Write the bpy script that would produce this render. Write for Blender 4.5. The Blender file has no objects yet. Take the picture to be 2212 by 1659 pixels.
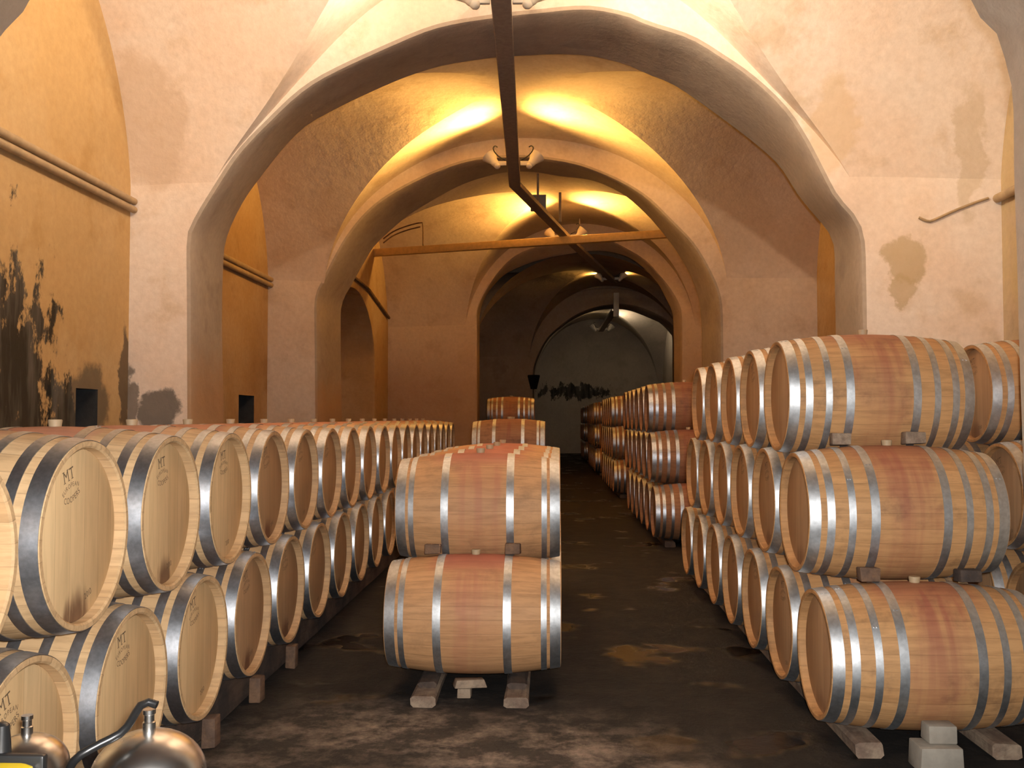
import bpy, bmesh, math, random
from mathutils import Vector, Matrix, noise as mnoise
random.seed(7)
PI = math.pi
SC = bpy.context.scene
COL = SC.collection

# ------------------------------------------------------------------ camera
CAMZ = 1.46
FPX = 2100.0
PITCH, YAW = math.radians(2.016), math.radians(2.085)
cd = bpy.data.cameras.new('camera'); cam = bpy.data.objects.new('camera', cd); COL.objects.link(cam)
cd.sensor_width = 36.0; cd.lens = 36.0 * FPX / 2212.0; cd.clip_start = 0.05; cd.clip_end = 200
cam.location = (0, 0, CAMZ); cam.rotation_euler = (PI/2 + PITCH, 0, YAW)
SC.camera = cam
CM = Matrix.Rotation(YAW, 3, 'Z') @ Matrix.Rotation(PI/2 + PITCH, 3, 'X')

# ------------------------------------------------------------------ world, lamps, exposure
w = bpy.data.worlds.new('world'); SC.world = w; w.use_nodes = True
w.node_tree.nodes['Background'].inputs[0].default_value = (0.01, 0.008, 0.006, 1)
w.node_tree.nodes['Background'].inputs[1].default_value = 0.2
SC.view_settings.view_transform = 'Standard'; SC.view_settings.look = 'None'
SC.view_settings.gamma = 1.0; SC.view_settings.use_curve_mapping = False
SC.view_settings.exposure = 0.25

def lamp(name, kind, loc, energy, color, size=0.05, target=None, cone=None, blend=0.6):
    l = bpy.data.lights.new(name, kind); l.energy = energy; l.color = color
    o = bpy.data.objects.new(name, l); o.location = loc; COL.objects.link(o)
    if kind in ('POINT', 'SPOT'): l.shadow_soft_size = size
    if kind == 'SPOT':
        l.spot_size = math.radians(cone); l.spot_blend = blend
    if target is not None:
        d = Vector(target) - Vector(loc)
        o.rotation_euler = d.to_track_quat('-Z', 'Y').to_euler()
    return o
# the photographer's flash, beside the lens
lamp('camera_flash', 'SPOT', (0.05, -0.03, CAMZ + 0.06), 700, (1.0, 0.97, 0.95), 0.035, (-0.1, 10, 2.6), 110, 0.9)

# added frontal light for the near walls, set in a made-up unseen doorway
dl = bpy.data.lights.new('added_door_light', 'AREA'); dl.shape = 'RECTANGLE'; dl.size = 2.4; dl.size_y = 2.7; dl.energy = 1500; dl.color = (0.97, 0.98, 1.0)
do = bpy.data.objects.new('added_door_light', dl); COL.objects.link(do); do.location = (0.3, -8.05, 1.40); do.rotation_euler = (PI/2, 0, PI)

# ------------------------------------------------------------------ helpers
def ray(px, py):
    return CM @ Vector(((px - 1106.0) / FPX, -(py - 829.5) / FPX, -1.0))
def on_plane(px, py, d0, slope=0.0):
    """point where the ray through a pixel meets the plane y = d0 + slope*x"""
    r = ray(px, py); t = d0 / (r.y - slope * r.x)
    return Vector((r.x * t, r.y * t, CAMZ + r.z * t))
def tag(o, label=None, cat=None, group=None, kind=None):
    if label: o['label'] = label
    if cat: o['category'] = cat
    if group: o['group'] = group
    if kind: o['kind'] = kind
    return o
def mesh_from(bm, name, mat, smooth=True, sharp=35):
    me = bpy.data.meshes.new(name)
    bmesh.ops.recalc_face_normals(bm, faces=bm.faces[:])
    bm.to_mesh(me); bm.free()
    if smooth:
        me.shade_smooth()
        me.set_sharp_from_angle(angle=math.radians(sharp))
    if mat: me.materials.append(mat)
    return me
def link(name, me, parent=None, loc=None):
    o = bpy.data.objects.new(name, me); COL.objects.link(o)
    if parent: o.parent = parent
    if loc is not None: o.location = loc
    return o
def obj(name, bm, mat, parent=None, loc=None, smooth=True, sharp=35):
    return link(name, mesh_from(bm, name, mat, smooth, sharp), parent, loc)
def empty(name, loc, rz=0.0):
    o = bpy.data.objects.new(name, None); COL.objects.link(o)
    o.empty_display_size = 0.1; o.location = loc; o.rotation_euler = (0, 0, rz); return o
def add_box(bm, c, s, bevel=0.0, rot=None, jitter=0.0):
    r = bmesh.ops.create_cube(bm, size=1.0)
    vs = r['verts']
    for v in vs:
        v.co = Vector((v.co.x * s[0], v.co.y * s[1], v.co.z * s[2]))
        if jitter: v.co += Vector([random.uniform(-jitter, jitter) for _ in range(3)])
    if bevel:
        es = list({e for v in vs for e in v.link_edges})
        rb = bmesh.ops.bevel(bm, geom=es, offset=bevel, segments=2, affect='EDGES', profile=0.5)
        vs = list({v for f in rb['faces'] for v in f.verts} | {v for v in vs if v.is_valid})
    if rot is not None:
        for v in vs: v.co = rot @ v.co
    for v in vs: v.co += Vector(c)
    return vs
def add_tube(bm, pts, rad, seg=12, caps=True):
    """sweep a circle along a polyline; rad is a number or a list"""
    pts = [Vector(p) for p in pts]; rings = []
    n = len(pts); up = None
    for i, p in enumerate(pts):
        t = (pts[min(i + 1, n - 1)] - pts[max(i - 1, 0)]).normalized()
        if up is None or abs(t.dot(up)) > 0.98:
            up = Vector((0, 0, 1)) if abs(t.z) < 0.9 else Vector((0, 1, 0))
        a = t.cross(up).normalized(); b = a.cross(t).normalized(); up = b
        r = rad[i] if isinstance(rad, (list, tuple)) else rad
        rings.append([bm.verts.new(p + a * (r * math.cos(2*PI*k/seg)) + b * (r * math.sin(2*PI*k/seg))) for k in range(seg)])
    for i in range(n - 1):
        for k in range(seg):
            bm.faces.new((rings[i][k], rings[i][(k+1) % seg], rings[i+1][(k+1) % seg], rings[i+1][k]))
    if caps:
        bm.faces.new(rings[0][::-1]); bm.faces.new(rings[-1])
def add_lathe(bm, prof, seg=48, axis='Z', closed=False, c=(0, 0, 0)):
    """revolve (r, h) pairs about an axis; closed joins the last pair to the first"""
    c = Vector(c); rings = []
    for r, h in prof:
        ring = []
        if r < 1e-6:
            p = Vector((0, 0, h)) if axis == 'Z' else Vector((h, 0, 0))
            ring = [bm.verts.new(p + c)]
        else:
            for k in range(seg):
                a = 2*PI*k/seg
                p = Vector((r*math.cos(a), r*math.sin(a), h)) if axis == 'Z' else Vector((h, r*math.cos(a), r*math.sin(a)))
                ring.append(bm.verts.new(p + c))
        rings.append(ring)
    m = len(rings)
    for i in range(m if closed else m - 1):
        A, B = rings[i], rings[(i+1) % m]
        for k in range(seg):
            k2 = (k+1) % seg
            if len(A) == 1 and len(B) == 1: break
            if len(A) == 1: bm.faces.new((A[0], B[k2], B[k]))
            elif len(B) == 1: bm.faces.new((A[k], A[k2], B[0]))
            else: bm.faces.new((A[k], A[k2], B[k2], B[k]))

# ------------------------------------------------------------------ node helper
class G:
    def __init__(s, name):
        s.m = bpy.data.materials.new(name); s.m.use_nodes = True
        s.t = s.m.node_tree; s.t.nodes.clear()
        s.out = s.t.nodes.new('ShaderNodeOutputMaterial'); s.p = s.t.nodes.new('ShaderNodeBsdfPrincipled')
        s.t.links.new(s.p.outputs[0], s.out.inputs[0])
    def put(s, sock, v):
        if isinstance(v, bpy.types.NodeSocket): s.t.links.new(v, sock)
        elif v is not None:
            if hasattr(sock.default_value, '__len__') and not hasattr(v, '__len__'):
                v = (v, v, v) if len(sock.default_value) == 3 else (v, v, v, 1)
            elif hasattr(v, '__len__') and len(sock.default_value) == 4 and len(v) == 3: v = (*v, 1)
            sock.default_value = v
    def n(s, typ, ins=None, **props):
        nd = s.t.nodes.new(typ)
        for k, v in props.items(): setattr(nd, k, v)
        for k, v in (ins or {}).items(): s.put(nd.inputs[k], v)
        return nd
    def math(s, op, a, b=None, c=None, clamp=False):
        nd = s.n('ShaderNodeMath', operation=op, use_clamp=clamp)
        s.put(nd.inputs[0], a)
        if b is not None: s.put(nd.inputs[1], b)
        if c is not None: s.put(nd.inputs[2], c)
        return nd.outputs[0]
    def vec(s, op, a, b=None):
        nd = s.n('ShaderNodeVectorMath', operation=op); s.put(nd.inputs[0], a)
        if b is not None: s.put(nd.inputs[1], b)
        return nd.outputs[1] if op in ('LENGTH', 'DISTANCE') else nd.outputs[0]
    def noise(s, v, scale, detail=4, rough=0.55, color=False):
        nd = s.n('ShaderNodeTexNoise', {'Vector': v, 'Scale': scale, 'Detail': detail, 'Roughness': rough})
        return nd.outputs[1] if color else nd.outputs[0]
    def rng(s, v, a, b, c=0.0, d=1.0, smooth=False):
        nd = s.n('ShaderNodeMapRange', {0: v, 1: a, 2: b, 3: c, 4: d}, clamp=True)
        if smooth: nd.interpolation_type = 'SMOOTHSTEP'
        return nd.outputs[0]
    def mix(s, f, a, b, blend='MIX'):
        nd = s.n('ShaderNodeMix', data_type='RGBA', blend_type=blend)
        s.put(nd.inputs[0], f); s.put(nd.inputs[6], a); s.put(nd.inputs[7], b)
        return nd.outputs[2]
    def bump(s, h, strength=0.3, dist=0.02):
        nd = s.n('ShaderNodeBump', {'Strength': strength, 'Distance': dist, 'Height': h})
        s.t.links.new(nd.outputs[0], s.p.inputs['Normal'])
    def set(s, **k):
        for a, v in k.items(): s.put(s.p.inputs[a.replace('_', ' ')], v)
    def pos(s): return s.n('ShaderNodeNewGeometry').outputs['Position']
    def objc(s): return s.n('ShaderNodeTexCoord').outputs['Object']
    def rand(s): return s.n('ShaderNodeObjectInfo').outputs['Random']
    def sep(s, v):
        nd = s.n('ShaderNodeSeparateXYZ', {0: v}); return nd.outputs[0], nd.outputs[1], nd.outputs[2]
    def comb(s, x, y, z):
        return s.n('ShaderNodeCombineXYZ', {0: x, 1: y, 2: z}).outputs[0]

# ------------------------------------------------------------------ materials
def plaster(name, base, alt, dirt, low=None, stains_and_shade=(), mold=None, amount=0.55, bump=0.35):
    """limewashed plaster: large blotches, fine mottling, damp, dirt and recess shade with their own outlines"""
    g = G(name); P = g.pos()
    big = g.noise(P, 0.55, 5, 0.6); mid = g.noise(g.vec('ADD', P, (31, 7, 3)), 1.9, 6, 0.62); fine = g.noise(P, 14, 5, 0.65)
    streak = g.noise(g.vec('MULTIPLY', P, (3.0, 3.0, 0.5)), 1.6, 4, 0.6)
    c = g.mix(g.rng(big, 0.40, 0.62, 0, 1, True), base, alt)
    c = g.mix(g.math('MULTIPLY', g.rng(mid, 0.52, 0.72, 0, 1, True), amount), c, dirt)
    c = g.mix(g.math('MULTIPLY', g.rng(streak, 0.55, 0.75, 0, 1, True), 0.35), c, alt)
    c = g.mix(g.rng(fine, 0.3, 0.7, 0.0, 0.22), c, tuple(0.55 * x for x in dirt))
    wob = g.vec('SCALE', g.vec('SUBTRACT', g.noise(P, 2.6, 5, 0.65, True), (0.5, 0.5, 0.5)))
    wob.node.inputs['Scale'].default_value = 0.55
    Q = g.vec('ADD', P, wob)
    if low:        # (colour, z where it starts, z where it is full, strength)
        z = g.sep(Q)[2]
        c = g.mix(g.rng(z, low[1], low[2], 0, low[3], True), c, low[0])
    for (cx, cy, cz), (rx, ry, rz), colr, st in stains_and_shade:
        d = g.vec('LENGTH', g.vec('DIVIDE', g.vec('SUBTRACT', Q, (cx, cy, cz)), (rx, ry, rz)))
        c = g.mix(g.rng(d, 1.05, 0.75, 0, st, True), c, colr)
    if mold:       # [(centre, radii, threshold)]
        for (cx, cy, cz), (rx, ry, rz), th in mold:
            d = g.vec('LENGTH', g.vec('DIVIDE', g.vec('SUBTRACT', P, (cx, cy, cz)), (rx, ry, rz)))
            k = g.math('SUBTRACT', g.noise(g.vec('MULTIPLY', P, (1, 1, 0.55)), 3.4, 7, 0.72), g.math('MULTIPLY', d, 0.28))
            c = g.mix(g.rng(k, th, th + 0.075, 0, 0.95, True), c, g.mix(g.rng(streak, 0.42, 0.62), (0.016, 0.016, 0.015), (0.10, 0.096, 0.085)))
    h = g.math('ADD', g.math('MULTIPLY', mid, 0.8), g.math('ADD', g.math('MULTIPLY', fine, 0.25), g.math('MULTIPLY', big, 1.2)))
    g.bump(h, bump, 0.05)
    g.set(Base_Color=c, Roughness=0.92)
    g.p.inputs['Specular IOR Level'].default_value = 0.2
    return g.m

def wood_staves(name, base, alt, stain, stain_amt, dirt_amt):
    """barrel staves: tone per stave, grain along the barrel, wine round the bung, hand dirt"""
    g = G(name); O = g.objc(); R = g.rand(); x, y, z = g.sep(O)
    ang = g.math('MULTIPLY', g.math('ADD', g.math('ARCTAN2', y, z), g.math('MULTIPLY', R, 2.0)), 28 / (2*PI))
    wn = g.n('ShaderNodeTexWhiteNoise', {'W': g.math('ADD', g.math('FLOOR', ang), g.math('MULTIPLY', R, 91.0))}, noise_dimensions='1D').outputs[0]
    fr = g.math('FRACT', ang)
    seam = g.math('MAXIMUM', g.rng(fr, 0.0, 0.035, 1, 0), g.rng(fr, 0.965, 1.0, 0, 1))
    off = g.comb(g.math('MULTIPLY', R, 37.0), g.math('MULTIPLY', R, 19.0), g.math('MULTIPLY', wn, 5.0))
    gr = g.noise(g.vec('MULTIPLY', g.vec('ADD', O, off), (2.2, 26, 26)), 1.6, 6, 0.65)
    c = g.mix(g.rng(wn, 0, 1, 0, 0.45), base, alt)
    c = g.mix(g.rng(gr, 0.42, 0.72, 0, 0.55), c, tuple(0.5 * v for v in alt))
    off = g.comb(g.math('MULTIPLY', R, 37.0), g.math('MULTIPLY', R, 19.0), g.math('MULTIPLY', R, 5.0))
    blot = g.noise(g.vec('ADD', g.vec('MULTIPLY', O, (1.0, 1, 1)), off), 4.0, 5, 0.7)
    c = g.mix(g.math('MULTIPLY', g.rng(blot, 0.50, 0.72, 0, 1, True), dirt_amt), c, (0.06, 0.035, 0.03))
    # wine spilt at the bung and run down over the bilge
    jig = g.math('MULTIPLY', g.math('SUBTRACT', g.noise(g.vec('ADD', O, off), 5, 4, 0.6), 0.5), 0.28)
    dx = g.math('ABSOLUTE', g.math('ADD', x, jig))
    band = g.rng(dx, 0.06, 0.19, 1, 0, True)
    runs = g.rng(g.noise(g.vec('MULTIPLY', g.vec('ADD', O, off), (16, 2, 1.2)), 1.0, 3, 0.5), 0.40, 0.66, 0, 1, True)
    top = g.rng(z, -0.15, 0.30, 0.45, 1.0)
    m = g.math('MULTIPLY', g.math('MULTIPLY', band, g.math('ADD', 0.35, g.math('MULTIPLY', runs, 0.65))), top)
    crown = g.math('MULTIPLY', g.rng(dx, 0.14, 0.30, 1, 0, True), g.rng(z, 0.22, 0.31, 0, 1, True))
    m = g.math('MAXIMUM', g.math('MULTIPLY', m, stain_amt[0]), g.math('MULTIPLY', crown, stain_amt[1]))
    c = g.mix(m, c, stain)
    c = g.mix(g.math('MULTIPLY', seam, 0.28), c, (0.07, 0.04, 0.02))
    hv = g.math('SUBTRACT', gr, g.math('MULTIPLY', seam, 1.6))
    g.bump(hv, 0.18, 0.004)
    g.set(Base_Color=c, Roughness=g.rng(gr, 0, 1, 0.5, 0.72))
    g.p.inputs['Specular IOR Level'].default_value = 0.3
    return g.m

def wood_head(name, base, alt, runs_amt):
    g = G(name); O = g.objc(); R = g.rand(); x, y, z = g.sep(O)
    yy = g.math('ADD', g.math('MULTIPLY', y, 11.0), g.math('MULTIPLY', R, 6.0))
    wn = g.n('ShaderNodeTexWhiteNoise', {'W': g.math('ADD', g.math('FLOOR', yy), g.math('MULTIPLY', R, 57.0))}, noise_dimensions='1D').outputs[0]
    fr = g.math('FRACT', yy)
    seam = g.math('MAXIMUM', g.rng(fr, 0.0, 0.02, 1, 0), g.rng(fr, 0.98, 1.0, 0, 1))
    off = g.comb(g.math('MULTIPLY', R, 11.0), g.math('MULTIPLY', R, 43.0), g.math('MULTIPLY', wn, 3.0))
    gr = g.noise(g.vec('MULTIPLY', g.vec('ADD', O, off), (20, 24, 2.0)), 1.7, 6, 0.62)
    c = g.mix(g.rng(wn, 0, 1, 0, 0.7), base, alt)
    c = g.mix(g.rng(gr, 0.42, 0.78, 0, 0.4), c, tuple(0.55 * v for v in alt))
    # wine that leaked at the foot of some heads
    wig = g.math('MULTIPLY', g.math('SUBTRACT', g.noise(g.vec('MULTIPLY', g.vec('ADD', O, off), (8, 14, 3)), 1.5, 4, 0.6), 0.5), 0.22)
    d = g.vec('LENGTH', g.vec('DIVIDE', g.comb(0.0, g.math('ADD', y, wig), g.math('ADD', z, 0.265)), (1, 0.10, 0.115)))
    on = g.rng(R, 0.38, 0.42, 0, runs_amt)
    c = g.mix(g.math('MULTIPLY', g.rng(d, 1.1, 0.4, 0, 1, True), on), c, (0.10, 0.03, 0.015))
    c = g.mix(g.math('MULTIPLY', seam, 0.4), c, (0.12, 0.07, 0.035))
    g.bump(gr, 0.12, 0.003)
    g.set(Base_Color=c, Roughness=0.62); g.p.inputs['Specular IOR Level'].default_value = 0.3
    return g.m

def steel(name, colr, rough, var=0.12, scale=60):
    g = G(name); O = g.objc(); R = g.rand()
    v = g.noise(g.vec('ADD', O, g.comb(g.math('MULTIPLY', R, 9.0), 0.0, 0.0)), scale, 4, 0.6)
    sm = g.noise(O, 9, 4, 0.6)
    g.set(Base_Color=g.mix(g.rng(v, 0.35, 0.65, 0, 0.6), colr, tuple(0.62 * c for c in colr)), Metallic=1.0,
          Roughness=g.math('ADD', rough - var / 2, g.math('MULTIPLY', sm, var)))
    g.bump(v, 0.05, 0.002)
    return g.m

def simple(name, colr, rough=0.6, metal=0.0, nscale=8, namt=0.35, bump=0.15):
    g = G(name); O = g.objc(); v = g.noise(O, nscale, 5, 0.6)
    g.set(Base_Color=g.mix(g.rng(v, 0.35, 0.7, 0, namt), colr, tuple(0.45 * c for c in colr)), Roughness=rough, Metallic=metal)
    g.bump(v, bump, 0.01)
    return g.m

def timber(name, colr, colr2):
    g = G(name); P = g.pos()
    gr = g.noise(g.vec('MULTIPLY', P, (14, 2.0, 14)), 2.0, 6, 0.65); b = g.noise(P, 5, 5, 0.7)
    c = g.mix(g.rng(b, 0.4, 0.62, 0, 1, True), colr, colr2)
    c = g.mix(g.rng(gr, 0.45, 0.7, 0, 0.5), c, tuple(0.4 * v for v in colr2))
    g.set(Base_Color=c, Roughness=0.85); g.bump(g.math('ADD', gr, b), 0.5, 0.012)
    return g.m

CREAM = (0.88, 0.78, 0.70); PEACH = (0.86, 0.70, 0.58); TAN = (0.62, 0.46, 0.29)
OCHRE = (0.56, 0.37, 0.17); OCHRE2 = (0.45, 0.27, 0.10)
GREYP = (0.40, 0.34, 0.29); BROWN = (0.34, 0.22, 0.13)
def wz(px, py, D): return tuple(on_plane(px, py, D))
M_ARCH_A = plaster('plaster_cream', CREAM, PEACH, TAN, None, stains_and_shade=[
        (wz(1955, 560, 10), (0.24, 0.6, 0.24), (0.50, 0.38, 0.22), 0.75),
        (wz(1955, 625, 10), (0.13, 0.6, 0.20), (0.50, 0.38, 0.22), 0.7),
        (wz(340, 890, 10), (0.27, 0.6, 0.24), (0.10, 0.09, 0.08), 0.85),
        (wz(270, 880, 10), (0.12, 0.5, 0.45), (0.12, 0.10, 0.085), 0.8),
        (wz(2090, 330, 10), (0.16, 0.6, 0.75), (0.56, 0.45, 0.29), 0.45),
        (wz(1790, 270, 10), (0.26, 0.6, 0.6), (0.70, 0.52, 0.32), 0.5),
        (wz(330, 250, 10), (0.45, 0.6, 0.85), (0.62, 0.47, 0.34), 0.6)], amount=0.55)
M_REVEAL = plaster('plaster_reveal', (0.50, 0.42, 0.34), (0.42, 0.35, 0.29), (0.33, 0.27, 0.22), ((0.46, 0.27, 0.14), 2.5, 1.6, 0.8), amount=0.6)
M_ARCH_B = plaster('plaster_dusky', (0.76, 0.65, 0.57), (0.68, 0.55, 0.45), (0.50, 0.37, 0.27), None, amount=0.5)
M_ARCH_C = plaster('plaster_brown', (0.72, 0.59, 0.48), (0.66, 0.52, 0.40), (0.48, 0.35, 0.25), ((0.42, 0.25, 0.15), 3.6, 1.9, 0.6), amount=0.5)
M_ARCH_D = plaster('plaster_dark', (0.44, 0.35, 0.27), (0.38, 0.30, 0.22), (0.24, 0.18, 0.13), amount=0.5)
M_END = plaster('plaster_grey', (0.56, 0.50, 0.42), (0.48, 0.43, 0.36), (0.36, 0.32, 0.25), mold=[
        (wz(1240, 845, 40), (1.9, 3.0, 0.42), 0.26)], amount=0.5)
M_LEFT = plaster('plaster_ochre', OCHRE, (0.60, 0.42, 0.22), OCHRE2, None, stains_and_shade=[
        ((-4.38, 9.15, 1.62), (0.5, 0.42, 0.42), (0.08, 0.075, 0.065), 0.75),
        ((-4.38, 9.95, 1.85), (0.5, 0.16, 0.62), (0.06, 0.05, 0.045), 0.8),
        ((-5.45, 9.05, 1.45), (0.85, 0.7, 0.9), (0.012, 0.012, 0.013), 1.0)], mold=[  # shade inside the recess, painted into the wall colour
        ((-4.38, 7.8, 1.7), (0.7, 0.85, 1.25), 0.255), ((-4.38, 8.6, 1.45), (0.6, 0.4, 0.5), 0.28)], amount=0.6)
M_LEFT2 = plaster('plaster_rust', (0.46, 0.30, 0.16), (0.52, 0.37, 0.23), (0.34, 0.20, 0.10), None, stains_and_shade=[
        ((-5.9, 15.45, 1.4), (0.85, 0.8, 0.9), (0.015, 0.016, 0.018), 1.0)], amount=0.6)  # darkness of this recess painted in as shade
M_RIGHT = plaster('plaster_buff', (0.55, 0.42, 0.24), (0.52, 0.40, 0.28), (0.36, 0.29, 0.20), amount=0.6)
M_VAULT = plaster('plaster_vault', (0.86, 0.72, 0.60), (0.82, 0.65, 0.50), (0.62, 0.45, 0.29), amount=0.4)
M_VAULT2 = plaster('plaster_vault_worn', (0.80, 0.69, 0.59), (0.74, 0.60, 0.48), (0.50, 0.38, 0.28), amount=0.6)
M_PIER = plaster('plaster_pale', (0.60, 0.52, 0.42), (0.55, 0.46, 0.35), (0.44, 0.35, 0.25), amount=0.4)

M_NICHE = plaster('plaster_shaded_mouldy', (0.035, 0.035, 0.036), (0.07, 0.07, 0.07), (0.02, 0.02, 0.02))  # shade of the recesses put into near-black plaster, mottled with grey mould

def floor_mat():
    g = G('wet_earth_floor'); P = g.pos()
    a = g.noise(P, 1.1, 6, 0.65); b = g.noise(g.vec('ADD', P, (9, 4, 0)), 4.5, 7, 0.7); f = g.noise(P, 30, 5, 0.7)
    x, y, z = g.sep(P)
    c = g.mix(g.rng(b, 0.40, 0.68, 0, 1, True), (0.006, 0.0045, 0.0034), (0.021, 0.0155, 0.011))
    # dry pale scuffed ground in the foreground
    d = g.vec('LENGTH', g.vec('DIVIDE', g.vec('SUBTRACT', P, (-0.55, 3.7, 0)), (1.5, 1.5, 1)))
    dry = g.math('MULTIPLY', g.rng(d, 1.15, 0.55, 0, 1, True), g.rng(a, 0.36, 0.60, 0.25, 1, True))
    c = g.mix(dry, c, g.mix(g.rng(b, 0.45, 0.62, 0, 1), (0.050, 0.039, 0.031), (0.30, 0.235, 0.185)))
    c = g.mix(g.rng(f, 0.45, 0.75, 0, 0.5), c, (0.015, 0.011, 0.008))
    wet = g.math('MULTIPLY', g.rng(g.noise(g.vec('ADD', P, (3.3, 1.2, 0)), 1.7, 3, 0.5), 0.57, 0.66, 0, 1, True), g.math('SUBTRACT', 1.0, dry))
    g.set(Base_Color=c, Roughness=g.rng(wet, 0, 1, 0.85, 0.22))
    h = g.math('MULTIPLY', g.math('ADD', b, g.math('MULTIPLY', f, 0.35)), g.math('SUBTRACT', 1.0, g.math('MULTIPLY', wet, 0.75)))
    g.bump(h, 0.75, 0.03)
    g.p.inputs['Specular IOR Level'].default_value = 0.35
    return g.m
M_FLOOR = floor_mat()

W_PALE = wood_staves('oak_pale', (0.64, 0.43, 0.23), (0.52, 0.32, 0.15), (0.46, 0.17, 0.12), (0.10, 0.75), 0.12)
W_WARM = wood_staves('oak_warm', (0.57, 0.315, 0.135), (0.46, 0.235, 0.092), (0.28, 0.07, 0.055), (0.75, 0.55), 0.45)
W_ROSE = wood_staves('oak_rose', (0.58, 0.315, 0.145), (0.49, 0.25, 0.105), (0.38, 0.105, 0.08), (0.55, 0.8), 0.28)
H_PALE = wood_head('oak_head_pale', (0.70, 0.49, 0.26), (0.58, 0.38, 0.185), 0.8)
H_WARM = wood_head('oak_head_warm', (0.50, 0.31, 0.165), (0.40, 0.23, 0.115), 0.5)
S_BRIGHT = steel('hoop_steel_bright', (0.52, 0.54, 0.57), 0.42, 0.10)
S_DULL = steel('hoop_steel_galvanised', (0.66, 0.68, 0.69), 0.48, 0.14, 42)
M_BUNG = simple('bung_pale', (0.46, 0.33, 0.19), 0.6)
M_INK = simple('branded_ink', (0.17, 0.11, 0.06), 0.8)
M_RAIL = timber('old_timber', (0.34, 0.25, 0.17), (0.20, 0.13, 0.09))
M_RAILD = timber('dark_timber', (0.10, 0.065, 0.045), (0.05, 0.035, 0.028))
M_BLOCK = simple('block_concrete', (0.36, 0.32, 0.26), 0.9, 0, 10, 0.5, 0.5)
M_WEDGE = timber('wedge_wood', (0.20, 0.11, 0.06), (0.12, 0.07, 0.045))
M_TRAY = simple('tray_steel', (0.36, 0.30, 0.26), 0.6, 0.0, 20, 0.5)
M_BEAM = simple('beam_paint', (0.72, 0.47, 0.17), 0.6, 0.0, 12, 0.4)
M_PIPE = simple('pipe_paint', (0.46, 0.33, 0.19), 0.7, 0, 9, 0.4)
M_SHADE = simple('shade_enamel', (0.78, 0.74, 0.64), 0.4, 0, 6, 0.15, 0.02)
M_BLACK = simple('black_rubber', (0.012, 0.012, 0.012), 0.35, 0, 20, 0.2, 0.03)
M_GREYBOX = simple('box_grey', (0.30, 0.33, 0.34), 0.5, 0, 20, 0.2, 0.02)
M_YELLOW = simple('case_yellow', (0.80, 0.58, 0.01), 0.35, 0, 20, 0.06, 0.02)
M_CHROME = steel('vessel_stainless', (0.86, 0.83, 0.78), 0.27, 0.06, 8)
def glow(name, colr, st):
    g = G(name); g.set(Base_Color=(0.8, 0.7, 0.5), Emission_Color=colr, Emission_Strength=st, Roughness=0.4); return g.m
M_GLOW = glow('lamp_glass_lit', (1.0, 0.72, 0.30), 14.0)

# ------------------------------------------------------------------ the shell
def crom(pts, n):
    """resample a polyline through Catmull-Rom at even arc length"""
    P = [Vector(p) for p in pts]; dense = []
    for i in range(len(P) - 1):
        p0, p1, p2, p3 = P[max(i-1, 0)], P[i], P[i+1], P[min(i+2, len(P)-1)]
        for k in range(12):
            t = k / 12
            q = 0.5 * ((2*p1) + (p2-p0)*t + (2*p0-5*p1+4*p2-p3)*t*t + (3*p1-p0-3*p2+p3)*t**3)
            dense.append(q)
    dense.append(P[-1])
    L = [0.0]
    for a, b in zip(dense, dense[1:]): L.append(L[-1] + (b-a).length)
    out = []; j = 0
    for i in range(n):
        s = L[-1] * i / (n - 1)
        while j < len(L) - 2 and L[j+1] < s: j += 1
        t = (s - L[j]) / max(L[j+1] - L[j], 1e-9)
        out.append(dense[j].lerp(dense[j+1], min(max(t, 0), 1)))
    return out
def loft_wall(name, F, B, outer, N=96, mats=None, bev=0.05, rough=0.012):
    """F, B: opening loops (front, back, same count, 3D); outer: path corners in (x, z) mapped by outer(t, which)"""
    bm = bmesh.new(); n = len(F); rows = []
    def nrm(L, i):
        t = (L[min(i+1, n-1)] - L[max(i-1, 0)]).normalized()
        return t
    def out(L, i, other):
        t = nrm(L, i); dpt = (other[i] - L[i]).normalized()
        return t.cross(dpt).normalized()
    Fo, Bo = [], []
    c = sum(F, Vector()) / n
    for i in range(n):
        o1 = out(F, i, B)
        if o1.dot(F[i] - c) < 0: o1 = -o1
        o2 = out(B, i, F)
        if o2.dot(B[i] - c) < 0: o2 = -o2
        Fo.append(o1); Bo.append(o2)
    ring = []
    ring.append([outer(i / (n-1), 0) for i in range(n)])
    ring.append([F[i] + Fo[i] * bev for i in range(n)])
    ring.append([F[i].lerp(B[i], 0.0) + Fo[i] * bev * 0.3 + (B[i]-F[i]).normalized() * bev * 0.3 for i in range(n)])
    ring.append([F[i] + (B[i]-F[i]).normalized() * bev for i in range(n)])
    for t in (0.3, 0.5, 0.7):
        r = []
        for i in range(n):
            p = F[i].lerp(B[i], t); k = mnoise.noise(p * 1.3) * rough * 2
            r.append(p + Fo[i] * k)
        ring.append(r)
    ring.append([B[i] + (F[i]-B[i]).normalized() * bev for i in range(n)])
    ring.append([B[i] + Bo[i] * bev for i in range(n)])
    ring.append([outer(i / (n-1), 1) for i in range(n)])
    V = [[bm.verts.new(p) for p in r] for r in ring]
    for a in range(len(V) - 1):
        for i in range(n - 1):
            f = bm.faces.new((V[a][i], V[a][i+1], V[a+1][i+1], V[a+1][i]))
            f.material_index = 1 if 1 <= a <= len(V) - 3 else 0
    me = mesh_from(bm, name, None, True, 32)
    for m in mats: me.materials.append(m)
    o = link(name, me); tag(o, kind='structure'); return o
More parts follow.
